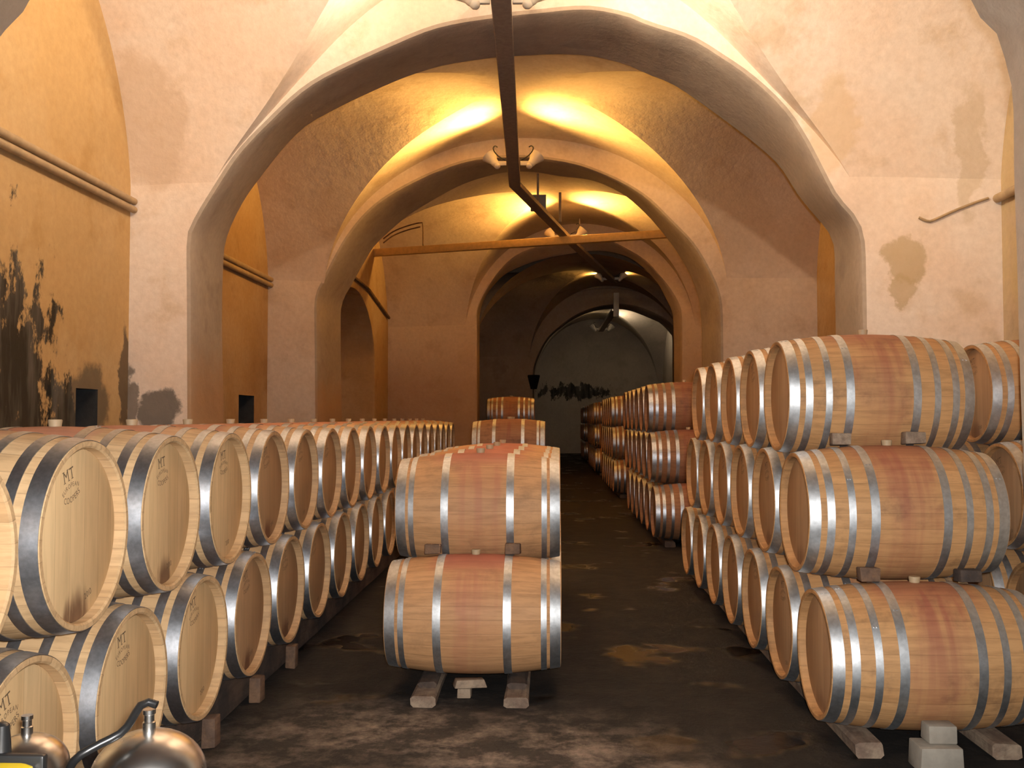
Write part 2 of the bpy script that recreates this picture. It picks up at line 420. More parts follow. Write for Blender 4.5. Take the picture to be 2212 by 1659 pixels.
def path_at(corners, t):
    L = [0]
    for a, b in zip(corners, corners[1:]): L.append(L[-1] + math.dist(a, b))
    s = t * L[-1]
    for i in range(len(corners) - 1):
        if s <= L[i+1] + 1e-9:
            k = (s - L[i]) / max(L[i+1] - L[i], 1e-9)
            return tuple(corners[i][j] + (corners[i+1][j] - corners[i][j]) * k for j in range(2))
    return corners[-1]
def arch_wall(name, fpx, bpx, dF, dB, slope, xl, xr, mats, N=110, zt=7.4):
    def conv(L, d):
        pts = [on_plane(x, y, d, slope) for x, y in L]
        a = pts[0].copy(); a.z = -0.06; b = pts[-1].copy(); b.z = -0.06
        if pts[0].z > 0.3: pts = [a, a.lerp(pts[0], 0.5)] + pts
        if pts[-1].z > 0.3: pts = pts + [b.lerp(pts[-1], 0.5), b]
        return crom(pts, N)
    F, B = conv(fpx, dF), conv(bpx, dB)
    cor = [(xl, -0.06), (xl, zt), (xr, zt), (xr, -0.06)]
    def outer(t, which):
        x, z = path_at(cor, t); d = dB if which else dF
        return Vector((x, d + slope * x, z))
    return loft_wall(name, F, B, outer, mats=mats)

A_F = [(415, 915), (414, 640), (414, 520), (427, 480), (469, 410), (521, 332), (596, 254), (655, 200), (720, 160), (850, 100), (947, 62), (1058, 42), (1155, 31), (1266, 22),
       (1350, 36), (1400, 56), (1489, 85), (1556, 125), (1623, 172), (1690, 236), (1735, 303), (1770, 370), (1801, 428), (1842, 477), (1857, 522), (1860, 600), (1862, 720)]
A_B = [(486, 916), (482, 689), (486, 552), (493, 511), (517, 456), (551, 402), (641, 292), (720, 241), (850, 180), (933, 151), (983, 140), (1066, 128), (1127, 124), (1210, 121),
       (1280, 126), (1350, 143), (1400, 165), (1462, 192), (1570, 268), (1645, 326), (1686, 366), (1726, 428), (1779, 491), (1799, 531), (1801, 620), (1803, 705)]
B_F = [(687, 906), (685, 700), (685, 655), (690, 630), (702, 607), (726, 559), (754, 511), (795, 461), (847, 421), (933, 377), (1016, 349), (1100, 341), (1169, 344), (1238, 355),
       (1294, 374), (1350, 400), (1400, 433), (1445, 477), (1489, 522), (1516, 562), (1543, 616), (1554, 660), (1556, 740)]
B_B = [(740, 902), (738, 689), (744, 648), (761, 617), (792, 562), (812, 531), (860, 486), (900, 456), (989, 405), (1058, 381), (1100, 373), (1155, 373), (1210, 382), (1284, 392),
       (1348, 422), (1390, 458), (1411, 480), (1439, 514), (1462, 546), (1490, 595), (1507, 642), (1513, 690), (1515, 740)]
C_F = [(1031, 903), (1031, 720), (1031, 674), (1040, 646), (1060, 612), (1081, 583), (1110, 555), (1150, 536), (1200, 523), (1255, 515), (1313, 520), (1345, 533), (1392, 561), (1423, 593), (1448, 624), (1468, 660), (1473, 700), (1473, 800)]
C_B = [(1036, 903), (1036, 720), (1037, 680), (1045, 650), (1063, 621), (1094, 592), (1141, 571), (1188, 558), (1238, 549), (1280, 543), (1323, 546), (1360, 558), (1392, 582), (1420, 612), (1435, 640), (1450, 672), (1454, 705), (1455, 800)]
D_F = [(1151, 903), (1152, 812), (1157, 781), (1175, 742), (1194, 718), (1238, 684), (1282, 665), (1329, 657), (1376, 662), (1423, 681), (1452, 702), (1459, 725), (1459, 800)]
D_B = [(1154, 903), (1155, 812), (1160, 783), (1177, 746), (1196, 722), (1238, 691), (1282, 673), (1322, 668), (1360, 672), (1400, 687), (1440, 706), (1451, 725), (1452, 800)]
DA0, DA1, DB0, DB1 = 10.0, 11.2, 16.7, 17.9
DC0, DC1, DD0, DD1, SL = 24.2, 25.1, 31.4, 32.3, -0.16
arch_wall('wall_near', A_F, A_B, DA0, DA1, 0, -5.4, 5.4, [M_ARCH_A, M_REVEAL])
arch_wall('wall_middle', B_F, B_B, DB0, DB1, 0, -5.6, 5.4, [M_ARCH_B, M_REVEAL])
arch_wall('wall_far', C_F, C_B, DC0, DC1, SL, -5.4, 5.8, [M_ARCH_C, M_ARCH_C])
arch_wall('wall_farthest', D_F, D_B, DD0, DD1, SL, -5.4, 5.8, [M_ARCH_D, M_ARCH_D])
# the arch the photographer stands before: its right pier and the springing on the left are in view
D00, D01 = 3.85, 4.80
def zr_arch():
    r = [on_plane(x, y, D01) for x, y in ((2222, 1500), (2211, 1270), (2200, 1010), (2191, 750), (2186, 550), (2180, 380), (2179, 250), (2172, 178), (2154, 116), (2132, 58), (2083, 0))]
    xc = -0.25
    top = [Vector((1.6, D01, 4.72)), Vector((0.8, D01, 5.42)), Vector((-0.25, D01, 5.66)), Vector((-1.3, D01, 5.42)), Vector((-2.1, D01, 4.72))]
    l = [on_plane(x, y, D01) for x, y in ((81, 0), (0, 98))] + [Vector((-2.92, D01, 3.0)), Vector((-2.95, D01, 2.4)), Vector((-2.97, D01, -0.06))]
    L = [r[0].copy()] + r[1:]; L[0].z = -0.06
    B = crom((L + top + l)[::-1], 110)
    F = [Vector((p.x, D00, p.z)) for p in B]
    cor = [(-5.4, -0.06), (-5.4, 7.4), (5.4, 7.4), (5.4, -0.06)]
    def outer(t, which):
        x, z = path_at(cor, t); return Vector((x, D01 if which else D00, z))
    loft_wall('wall_front', F, B, outer, mats=[M_PIER, M_PIER])
zr_arch()

def vault(name, y0, y1, s0, s1, xc0, xc1, a0, a1, xl, xr, zs, h, mat, cf=0.0, E=0.994, n=52):
    """groin vault between two cross walls: the higher of two crossing barrels"""
    bm = bmesh.new(); a = min(a0, a1)
    vs = [E * math.sin(PI/2 * (2*i/n - 1)) for i in range(n+1)]
    ul = (xl - min(xc0, xc1)) / a - 0.1; ur = (xr - max(xc0, xc1)) / a + 0.1
    us = [ul + (-E - ul) * i / 6 for i in range(6)] + vs + [E + (ur - E) * (i+1) / 6 for i in range(6)]
    def hh(q): return math.sqrt(max(1 - q*q, 0.0))
    grid = []
    for u in us:
        col = []
        for v in vs:
            t = (v + E) / (2*E); x = xc0 + (xc1 - xc0) * t + (a0 + (a1 - a0) * t) * u + math.copysign(cf * min(abs(u), E) ** 12, u)
            if abs(u) > E:      # the side cells run on into the long walls
                xe = xc0 + (xc1 - xc0) * t + (a0 + (a1 - a0) * t) * math.copysign(E, u) + math.copysign(cf * E ** 12, u)
                k = (abs(u) - E) / ((-ul if u < 0 else ur) - E); x = xe + ((xl - 0.2 if u < 0 else xr + 0.2) - xe) * k
            ya = y0 + s0 * x - 0.01; yb = y1 + s1 * x + 0.01
            y = ya + (yb - ya) * t
            z = zs + h * max(hh(u) if abs(u) <= 1 else 0, hh(v))
            z += 0.03 * mnoise.noise(Vector((x * 0.7, y * 0.7, 3.1)))
            col.append(bm.verts.new((x, y, z)))
        grid.append(col)
    for i in range(len(us) - 1):
        for j in range(n):
            a0, b0, c0, d0 = grid[i][j], grid[i+1][j], grid[i+1][j+1], grid[i][j+1]
            if (us[i] + us[i+1]) * (vs[j] + vs[j+1]) > 0:
                bm.faces.new((a0, b0, c0)); bm.faces.new((a0, c0, d0))
            else:
                bm.faces.new((a0, b0, d0)); bm.faces.new((b0, c0, d0))
    o = obj(name, bm, mat, sharp=16); tag(o, kind='structure'); return o
vault('ceiling', -7.9, D00, 0, 0, -0.2, -0.2, 2.72, 2.72, -4.5, 4.7, 3.5, 2.82, M_ARCH_A, 0.70)
vault('ceiling', D01, DA0, 0, 0, -0.2, -0.2, 2.72, 2.72, -4.5, 4.75, 3.5, 2.82, M_ARCH_A, 0.70)
vault('ceiling', DA1, DB0, 0, 0, -0.22, -0.40, 3.60, 3.50, -5.0, 4.7, 3.5, 2.82, M_ARCH_B)
vault('ceiling', DB1, DC0, 0, SL, -0.38, 0.75, 3.50, 2.85, -4.3, 4.8, 3.4, 2.9, M_ARCH_C)
vault('ceiling', DC1, DD0, SL, SL, 0.85, 1.9, 2.80, 2.5, -3.4, 4.9, 3.1, 2.6, M_ARCH_D)
vault('ceiling', DD1, 40.6, SL, 0, 1.9, 2.0, 2.6, 2.6, -2.2, 4.9, 2.6, 3.0, M_END)

def side_wall(name, x, y0, y1, side, mat, holes=(), thick=0.9, z1=7.2, mat2=None):
    """plane x = const facing the hall, with rectangular recesses (ya, yb, za, zb, depth)"""
    bm = bmesh.new()
    ys = sorted({y0, y1, *[q for h in holes for q in h[:2]]}); zs = sorted({-0.06, z1, *[q for h in holes for q in h[2:4]]})
    def quad(a, b, c, d, mi=0): bm.faces.new([bm.verts.new(p) for p in (a, b, c, d)]).material_index = mi
    for ya, yb in zip(ys, ys[1:]):
        for za, zb in zip(zs, zs[1:]):
            if any(h[0] <= ya and yb <= h[1] and h[2] <= za and zb <= h[3] for h in holes): continue
            quad((x, ya, za), (x, yb, za), (x, yb, zb), (x, ya, zb))
    for ya, yb, za, zb, dp in holes:
        q = x + side * dp
        quad((q, ya, za), (q, yb, za), (q, yb, zb), (q, ya, zb), 1)
        quad((x, ya, za), (q, ya, za), (q, ya, zb), (x, ya, zb), 1); quad((x, yb, za), (q, yb, za), (q, yb, zb), (x, yb, zb), 1)
        quad((x, ya, za), (x, yb, za), (q, yb, za), (q, ya, za), 1); quad((x, ya, zb), (x, yb, zb), (q, yb, zb), (q, ya, zb), 1)
    q = x + side * thick
    quad((q, y0, -0.06), (q, y1, -0.06), (q, y1, z1), (q, y0, z1)); quad((x, y0, z1), (x, y1, z1), (q, y1, z1), (q, y0, z1))
    bmesh.ops.remove_doubles(bm, verts=bm.verts[:], dist=1e-5)
    bm.normal_update()
    o = obj(name, bm, mat, smooth=False)
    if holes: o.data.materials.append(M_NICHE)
    tag(o, kind='structure'); return o
side_wall('wall_left', -4.38, -8.0, D00, -1, M_LEFT)
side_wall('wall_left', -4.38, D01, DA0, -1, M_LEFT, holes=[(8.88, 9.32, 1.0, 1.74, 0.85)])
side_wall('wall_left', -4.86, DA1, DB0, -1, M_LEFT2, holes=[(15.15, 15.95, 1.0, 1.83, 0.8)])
side_wall('wall_right', 4.62, -8.0, D00, 1, M_RIGHT)
side_wall('wall_right', 4.62, D01, DA0, 1, M_RIGHT)
side_wall('wall_right', 4.6, DA1, DB0, 1, M_LEFT2)
side_wall('wall_right', 4.7, DB1, 24.0, 1, M_LEFT2)
side_wall('wall_right', 4.8, 24.3, 31.0, 1, M_ARCH_D)
side_wall('wall_right', 4.8, 31.3, 40.7, 1, M_END)
side_wall('wall_left', -3.2, 25.4, 32.0, -1, M_ARCH_D)
side_wall('wall_left', -2.0, 32.4, 40.7, -1, M_END)
# bay behind the second arch: the left wall opens in a deep round-headed recess
def recess_wall():
    x0, x1 = -4.1, -5.1
    ca, hw, zsp, zap = 20.6, 2.42, 2.7, 4.22
    pts = [(ca - hw, -0.06), (ca - hw, 1.3), (ca - hw, zsp)] + [(ca - hw*math.cos(t), zsp + (zap - zsp)*math.sin(t)) for t in [PI*k/14 for k in range(1, 14)]] + [(ca + hw, zsp), (ca + hw, 1.3), (ca + hw, -0.06)]
    F = crom([Vector((x0, y, z)) for y, z in pts], 80); B = [Vector((x1, p.y, p.z)) for p in F]
    cor = [(DB1, -0.06), (DB1, 7.2), (24.9, 7.2), (24.9, -0.06)]
    def outer(t, which):
        y, z = path_at(cor, t); return Vector((x1 if which else x0, y, z))
    loft_wall('wall_left', F, B, outer, mats=[M_LEFT2, M_LEFT2])
    bm = bmesh.new(); add_box(bm, (-5.25, 21.3, 3.4), (0.3, 7.4, 7.2))
    tag(obj('wall_left', bm, M_ARCH_B, smooth=False), kind='structure')
recess_wall()
bm = bmesh.new(); add_box(bm, (0, 40.8, 3.4), (11.5, 0.4, 7.4)); tag(obj('wall_end', bm, M_END, smooth=False), kind='structure')
bm = bmesh.new()          # back wall round the doorway added to hold the frontal light
for x0, x1, z0, z1 in ((-5.6, -0.95, -0.06, 7.1), (1.55, 5.6, -0.06, 7.1), (-0.95, 1.55, 2.8, 7.1)):
    add_box(bm, ((x0+x1)/2, -8.2, (z0+z1)/2), (x1-x0, 0.4, z1-z0))
tag(obj('wall_back', bm, M_PIER, smooth=False), kind='structure')
bm = bmesh.new()
for c, q in (((-0.88, -8.05, 1.37), (0.14, 0.2, 2.74)), ((1.48, -8.05, 1.37), (0.14, 0.2, 2.74)), ((0.3, -8.05, 2.77), (2.5, 0.2, 0.06))): add_box(bm, c, q)
tag(obj('added_door_1', bm, M_RAILD, smooth=False), kind='structure')  # frame of the unseen doorway added for the frontal light
bm = bmesh.new(); add_box(bm, (0, 16.2, -0.15), (12.4, 50.0, 0.3)); tag(obj('floor', bm, M_FLOOR, smooth=False), kind='structure')
# a moulding that follows the round head of the last arch
bm = bmesh.new()
for off in (0, 7):
    pts = [on_plane(x, y + off, DD0 - 0.03, SL) for x, y in ((1122, 726), (1135, 700), (1150, 679), (1188, 648), (1235, 625), (1282, 615), (1335, 614), (1390, 623), (1440, 645))]
    add_tube(bm, crom(pts, 50), 0.05, 8)
tag(obj('trim_1', bm, M_ARCH_D), kind='structure')

# ------------------------------------------------------------------ barrels
def barrel_type(L, RB, RE, hoops, mats):
    """meshes of one cask lying along x, centred on its axis"""
    H = L / 2; TH = 0.021; REC = 0.034
    def rr(x): return RE + (RB - RE) * (1 - (x / H) ** 2)
    T = {'RB': RB, 'H': H, 'RE': RE}
    bm = bmesh.new(); prof = []
    for i in range(25):
        x = -H + L * i / 24; prof.append((rr(x), x))
    ch = 0.006
    full = [(RE - TH, -H + REC + 0.006), (RE - TH, -H + ch), (RE - TH + ch, -H), (RE - ch*0.6, -H)] + prof[0:1]
    full = [(r, x) for r, x in full] + prof[1:-1] + [(RE, H), (RE - ch*0.6, H), (RE - TH + ch, H), (RE - TH, H - ch), (RE - TH, H - REC - 0.006)]
    add_lathe(bm, full, 72, 'X')
    T['staves'] = mesh_from(bm, 'staves', mats[0], True, 40)
    for nm, sg in (('head_neg', -1), ('head_pos', 1)):
        bm = bmesh.new(); x = sg * (H - REC)
        add_lathe(bm, [(0, x - sg*0.02), (RE - TH - 0.001, x - sg*0.02), (RE - TH - 0.001, x - sg*0.004), (RE - TH - 0.010, x), (0, x)], 56, 'X')
        T[nm] = mesh_from(bm, 'head', mats[1], True, 40)
    T['hoops'] = []
    for a, b in hoops:
        for sg in (-1, 1):
            bm = bmesh.new(); e = 0.0028
            xs = [a, a + 0.15*(b-a), a + 0.5*(b-a), a + 0.85*(b-a), b]
            o = [(rr(H - q) + e, sg*(H - q)) for q in xs]; inn = [(rr(H - q) + 0.0004, sg*(H - q)) for q in xs]
            add_lathe(bm, o + inn[::-1], 72, 'X', closed=True)
            # riveted lap
            ang = random.uniform(0.5, 2.6)
            for q in (a + 0.32*(b-a), a + 0.68*(b-a)):
                r = rr(H - q) + e
                p = Vector((sg*(H - q), r*math.cos(ang), r*math.sin(ang)))
                rot = Matrix.Rotation(ang - PI/2, 3, 'X')
                v0 = len(bm.verts)
                add_lathe(bm, [(0.0055, -0.001), (0.0045, 0.0022), (0.002, 0.0032), (0, 0.0034)], 10, 'Z')
                bm.verts.ensure_lookup_table()
                for v in bm.verts[v0:]: v.co = rot @ v.co + p
            T['hoops'].append(mesh_from(bm, 'hoop', mats[2], True, 30))
    bm = bmesh.new()
    add_lathe(bm, [(0, -0.012), (0.021, -0.012), (0.026, 0.022), (0.024, 0.026), (0, 0.027)], 20, 'Z', c=(0, 0, RB))
    T['bung'] = mesh_from(bm, 'bung', M_BUNG, True, 40)
    return T
K = 0.92 / 0.95
HOOP8 = [(0.003, 0.055*K), (0.084*K, 0.120*K), (0.183*K, 0.216*K), (0.285*K, 0.326*K)]
HOOP6 = [(0.003, 0.060*K), (0.077*K, 0.108*K), (0.266*K, 0.309*K)]
T_PALE = barrel_type(0.92, 0.327, 0.2875, HOOP8, (W_PALE, H_PALE, S_BRIGHT))
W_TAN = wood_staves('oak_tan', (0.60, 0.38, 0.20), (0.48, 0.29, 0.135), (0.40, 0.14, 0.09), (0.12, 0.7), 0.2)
H_SHADED = wood_head('oak_head_shaded', (0.43, 0.265, 0.14), (0.36, 0.21, 0.10), 0.8)  # drop in light on the heads further back, put into a darker colour
T_TAN_SHADED = barrel_type(0.92, 0.327, 0.2875, HOOP8, (W_TAN, H_SHADED, S_BRIGHT))
T_WARM = barrel_type(0.92, 0.327, 0.2875, HOOP8, (W_WARM, H_WARM, S_DULL))
W_DARK = wood_staves('oak_dark', (0.36, 0.175, 0.085), (0.28, 0.13, 0.06), (0.22, 0.055, 0.045), (0.6, 0.5), 0.5)
H_DARK = wood_head('oak_head_dark', (0.30, 0.16, 0.08), (0.24, 0.12, 0.06), 0.4)
T_DARK = barrel_type(0.92, 0.327, 0.2875, HOOP8, (W_DARK, H_DARK, S_BRIGHT))
T_ROSE = barrel_type(0.92, 0.3185, 0.2760, HOOP6, (W_ROSE, H_WARM, S_DULL))
T_ROSED = barrel_type(0.92, 0.3185, 0.2760, HOOP6, (W_DARK, H_DARK, S_DULL))

# branded lettering for a head, lying in the y-z plane and read from +x
_let = {}
def letter(ch):
    if ch not in _let:
        cu = bpy.data.curves.new('t', 'FONT'); cu.body = ch; cu.size = 1.0; cu.align_x = 'CENTER'; cu.resolution_u = 3
        o = bpy.data.objects.new('t', cu); COL.objects.link(o)
        dg = bpy.context.evaluated_depsgraph_get(); me = bpy.data.meshes.new_from_object(o.evaluated_get(dg))
        vs = [v.co.copy() for v in me.vertices]; fs = [list(p.vertices) for p in me.polygons]
        wd = (max(v.x for v in vs) - min(v.x for v in vs)) if vs else 0.3
        bpy.data.objects.remove(o); bpy.data.meshes.remove(me); bpy.data.curves.remove(cu)
        _let[ch] = (vs, fs, wd)
    return _let[ch]
def lettering(sg, year):
    bm = bmesh.new(); X = sg * (0.46 - 0.034 + 0.0012)
    def word(txt, size, cz, arc, sy=1.0, serif=False, cy=0.0):
        ws = [letter(c)[2] * size + size * 0.16 for c in txt]; tot = sum(ws); s = -tot / 2
        for c, wd in zip(txt, ws):
            m = s + wd / 2; s += wd
            if arc: th = m / arc; oy, oz = arc * math.sin(th), -arc * (1 - math.cos(th)); rot = -th
            else: oy, oz, rot = m, 0.0, 0.0
            vs, fs, w0 = letter(c); nv = []
            for v in vs:
                a, b = v.x * size, v.y * size * sy
                y, z = a*math.cos(rot) - b*math.sin(rot), a*math.sin(rot) + b*math.cos(rot)
                nv.append(bm.verts.new((X, sg * (oy + y + cy), cz + oz + z)))
            for f in fs:
                try: bm.faces.new([nv[i] for i in f])
                except ValueError: pass
            if serif:   # slab feet and shoulders
                for sx in (-0.5, 0.5) if c != 'T' else (0.0,):
                    for zz in ((0.0, 0.66 * sy) if c != 'T' else (0.0,)):
                        q = [(-0.13, 0), (0.13, 0), (0.13, 0.05), (-0.13, 0.05)]
                        bm.faces.new([bm.verts.new((X + sg*0.0002, sg*(oy + (sx*w0*0.92 + a)*size), cz + (zz + b)*size)) for a, b in q])
    if year: word('2010', 0.024, -0.215, None, 1.2, cy=0.01)
    else:
        word('MT', 0.046, 0.178, None, 1.15, True)
        word('EUROPEAN', 0.0185, 0.155, 0.09, 1.1)
        word('COOPERS', 0.0225, 0.110, -0.12, 1.2)
    return mesh_from(bm, 'year_mark' if year else 'maker_mark', M_INK, False)
LET_POS, LET_NEG = [lettering(1, q) for q in (0, 1)], [lettering(-1, q) for q in (0, 1)]

def barrel(T, x, y, zc, label, group, face=0, mark=True, yaw=None):
    """face: +1 or -1 for the side whose head carries lettering"""
    r = empty('oak_barrel', (x, y, zc - T['RB']), random.uniform(-0.005, 0.005) if yaw is None else yaw)
    tag(r, label, 'barrel', group)
    up = (0, 0, T['RB'])
    link('staves', T['staves'], r, up)
    for nm, sg in (('head_neg', -1), ('head_pos', 1)):
        h = link('head', T[nm], r, up)
        if mark and face == sg:
            tilt = sg * random.uniform(0.12, 0.34)
            for nm2, q in zip(('maker_mark', 'year_mark'), LET_POS if sg > 0 else LET_NEG): link(nm2, q, h).rotation_euler = (tilt, 0, 0)
    for hm in T['hoops']: link('hoop', hm, r, up)
    link('bung', T['bung'], r, up)
    return r
ORD = ['first', 'second', 'third', 'fourth', 'fifth', 'sixth', 'seventh', 'eighth', 'ninth', 'tenth', 'eleventh', 'twelfth', 'thirteenth',
       'fourteenth', 'fifteenth', 'sixteenth', 'seventeenth', 'eighteenth', 'nineteenth', 'twentieth', 'twenty-first']
S = 0.683
# ---- left row: two tiers of pale casks, heads towards the aisle
LX = -1.412 - 0.46; LZ0, LZ1 = 0.517, 1.102
LT0, LB0 = 2.271, 2.63
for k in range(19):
    barrel(T_PALE if k < 4 else T_TAN_SHADED, LX, LT0 + S*k, LZ1, f'pale oak barrel {ORD[k]} from the front in the upper tier of the left row', 'pale barrels of the left row', 1, k < 9)
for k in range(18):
    barrel(T_PALE if k < 3 else T_TAN_SHADED, LX, LB0 + S*k, LZ0, f'pale oak barrel {ORD[k]} from the front in the lower tier of the left row', 'pale barrels of the left row', 1, k < 7)
# ---- right stack: three tiers, in groups between the cross walls
RX = 1.213 + 0.46; RZ = [0.386, 1.000, 1.576]
TIER = ['bottom', 'middle', 'top']
for t, (d0, n) in enumerate(((4.53, 7), (4.87, 6), (5.215, 5))):
    for k in range(n):
        barrel(T_WARM, RX, d0 + S*k, RZ[t], f'brown oak barrel {ORD[k]} from the front in the {TIER[t]} tier of the right stack', 'brown barrels of the near right stack', -1, k > 0)
for t, (d0, n) in enumerate(((5.21, 2), (5.55, 2), (5.89, 2))):
    for k in range(n):
        barrel(T_WARM, 2.52 + 0.46, d0 + S*k, RZ[t] + 0.03, f'oak barrel {ORD[k]} from the front in the {TIER[t]} tier by the right pier', 'barrels of the second right stack', -1)
for gi, (g0, n, where) in enumerate(((11.98, 6, 'between first and second arches'), (18.75, 6, 'between second and third arches'),
                                      (25.7, 6, 'between third and fourth arches'), (33.2, 5, 'beyond the fourth arch'))):
    for t in range(3):
        for k in range(n - (1 if t == 2 and gi else 0)):
            barrel(T_DARK, RX, g0 - 0.34*(2 - t) + S*k, RZ[t], f'brown oak barrel {ORD[k]} in {TIER[t]} tier of right stack {where}', 'brown barrels of the right stack ' + where, 0, False)
# ---- middle row: six-hooped casks seen from the side
MX = -0.390; MZ0, MZ1 = 0.402, 0.941
MS = 0.73
for k in range(5):
    barrel(T_ROSE, MX + 0.01*k, 5.317 + MS*k, MZ0, f'rose-stained oak barrel {ORD[k]} from the front in the lower tier of the middle row', 'barrels of the middle row', 0, False)
for k in range(4):
    barrel(T_ROSE, MX + 0.01*k, 5.677 + MS*k, MZ1, f'rose-stained oak barrel {ORD[k]} from the front in the upper tier of the middle row', 'barrels of the middle row', 0, False)
for t, z in enumerate((CAMZ - 0.89, CAMZ - 0.325)):
    for k in range(3):
        barrel(T_ROSED, -0.49, 12.1 + 0.36*t + 0.74*k, z, f'oak barrel {ORD[k]} in {("lower", "upper")[t]} tier of middle row between first and second arches', 'barrels of the middle row behind the first arch', 0, False)
for t, z in enumerate((0.40, 0.98, 1.40 + 0.16)):
    for k in range(2):
        barrel(T_DARK, -0.72, 18.6 + 0.34*t + S*k, z, f'dark oak barrel {ORD[k]} in {TIER[t]} tier of middle row beyond second arch', 'barrels of the middle row behind the second arch', 0, False)

# ---- timbers the casks lie on
def rail(x, y0, y1, z0, h, wd, mat, label, group, name='timber_rail'):
    bm = bmesh.new(); n = max(2, int((y1 - y0) / 0.25)); rings = []
    for i in range(n + 1):
        y = y0 + (y1 - y0) * i / n
        j = lambda s: random.uniform(-s, s)
        hw = wd / 2; c = 0.012
        pr = [(-hw + c, 0), (hw - c, 0), (hw, c), (hw, h - c), (hw - c, h), (-hw + c, h), (-hw, h - c), (-hw, c)]
        rings.append([bm.verts.new((px + j(0.004), y + (j(0.012) if i in (0, n) else 0), z0 + pz + (j(0.002) if 0 < pz < h else 0))) for px, pz in pr])
    for a, b in zip(rings, rings[1:]):
        for k in range(8): bm.faces.new((a[k], a[(k+1) % 8], b[(k+1) % 8], b[k]))
    bm.faces.new(rings[0][::-1]); bm.faces.new(rings[-1])
    bmesh.ops.translate(bm, verts=bm.verts[:], vec=(0, -(y0+y1)/2, -z0))
    o = obj(name, bm, mat, loc=(x, (y0+y1)/2, z0), sharp=25); tag(o, label, 'rail', group); return o
def rad_at(T, dx): return 0.007 + T['RB'] - (T['RB'] - T['RE']) * (dx / 0.46) ** 2
for sg, w_ in ((-1, 'wall side'), (1, 'aisle side')):
    rail(LX + 0.26*sg, 2.3, 14.9, 0.0, LZ0 - rad_at(T_PALE, 0.26), 0.10, M_RAILD, f'long dark timber rail under the left row on its {w_}', 'rails under the left row')
for sg, w_ in ((-1, 'aisle end'), (1, 'wall end')):
    rail(RX + 0.29*sg, 4.28, 9.2, 0.0, RZ[0] - rad_at(T_WARM, 0.29), 0.12, M_RAIL, f'crumbling pale timber rail under the near right stack at its {w_}', 'rails under the right stack')
    for y0, n, wh in ((11.3, 6, 'between the first and second arches'), (18.07, 6, 'between the second and third arches'), (25.0, 6, 'between the third and fourth arches'), (32.5, 5, 'beyond the fourth arch')):
        rail(RX + 0.29*sg, y0 - 0.2, y0 + S*n - 0.2, 0.0, RZ[0] - rad_at(T_WARM, 0.29), 0.12, M_RAILD, f'dark timber rail under right stack {wh}, {w_}', 'rails under the far right stack')
    rail(2.98 + 0.29*sg, 5.75, 7.2, 0.0, RZ[0] + 0.03 - rad_at(T_WARM, 0.29), 0.12, M_RAILD, f'dark timber rail under the barrels by the right pier, {w_}', 'rails under the second right stack')
    rail(-0.72 + 0.29*sg, 18.2, 19.8, 0.0, 0.40 - rad_at(T_WARM, 0.29), 0.12, M_RAILD, f'dark timber rail under middle row beyond the second arch, {w_}', 'rails under the middle row')
for sg, w_ in ((-1, 'left'), (1, 'right')):
    x = MX + 0.235*sg - 0.005
    rail(x, 4.95, 8.7, 0.0, 0.055, 0.125, M_RAIL, f'pale weathered timber rail on the floor under the {w_} half of middle row', 'rails under the middle row')
    top = MZ0 - rad_at(T_ROSE, 0.235) - 0.002
    rail(x, 5.10, 8.6, 0.055, top - 0.055, 0.10, M_RAILD, f'dark bearer lying on the {w_} rail of the middle row', 'bearers under the middle row', 'timber_bearer')
    t2 = CAMZ - 0.89 - rad_at(T_ROSE, 0.235) - 0.006
    rail(-0.49 + 0.235*sg, 11.7, 14.0, 0.0, t2, 0.12, M_RAILD, f'dark timber rail under middle row between first and second arches, {w_}', 'rails under the middle row')
def block(name, c, s, mat, label, cat, group=None, rot=None, taper=0.0):
    bm = bmesh.new(); add_box(bm, (0, 0, s[2]/2), s, 0.006, jitter=0.004)
    if taper:
        for v in bm.verts: v.co.x *= 1 - taper * v.co.z / s[2]
    o = obj(name, bm, mat, loc=c, sharp=25)
    if rot: o.rotation_euler = rot
    return tag(o, label, cat, group)
# chocks in the valley between tiers
def chock(T, xo, yl, zl, xb, mat, label, group, s=(0.085, 0.07, 0.055)):
    """block jammed in front of an upper cask, standing on the shoulder of the cask below"""
    r = rad_at(T, xo) + 0.002; dy = 0.022
    z = zl + math.sqrt(r*r - dy*dy)
    return block('wooden_wedge', (xb + xo, yl + dy, z), s, mat, label, 'wedge', group, rot=(-0.07, 0, 0))
chock(T_ROSE, -0.235, 5.317, MZ0, MX, M_WEDGE, 'dark wedge at left between the two nearest middle row barrels', 'wedges of the middle row')
chock(T_ROSE, 0.20, 5.317, MZ0, MX, M_WEDGE, 'dark wedge at right between the two nearest middle row barrels', 'wedges of the middle row')
for t, nm in ((0, 'bottom and middle'), (1, 'middle and top')):
    d0 = (4.53, 4.87)[t]
    chock(T_WARM, -0.20 if t == 0 else -0.22, d0, RZ[t], RX, M_RAIL if t else M_WEDGE, f'wedge at the aisle end between {nm} tiers of the right stack', 'wedges of the right stack', (0.09, 0.07, 0.06))
    chock(T_WARM, 0.25 if t == 0 else 0.14, d0, RZ[t], RX, M_RAILD if t == 0 else M_RAIL, f'wedge at the wall end between {nm} tiers of the right stack', 'wedges of the right stack', (0.10, 0.07, 0.06))
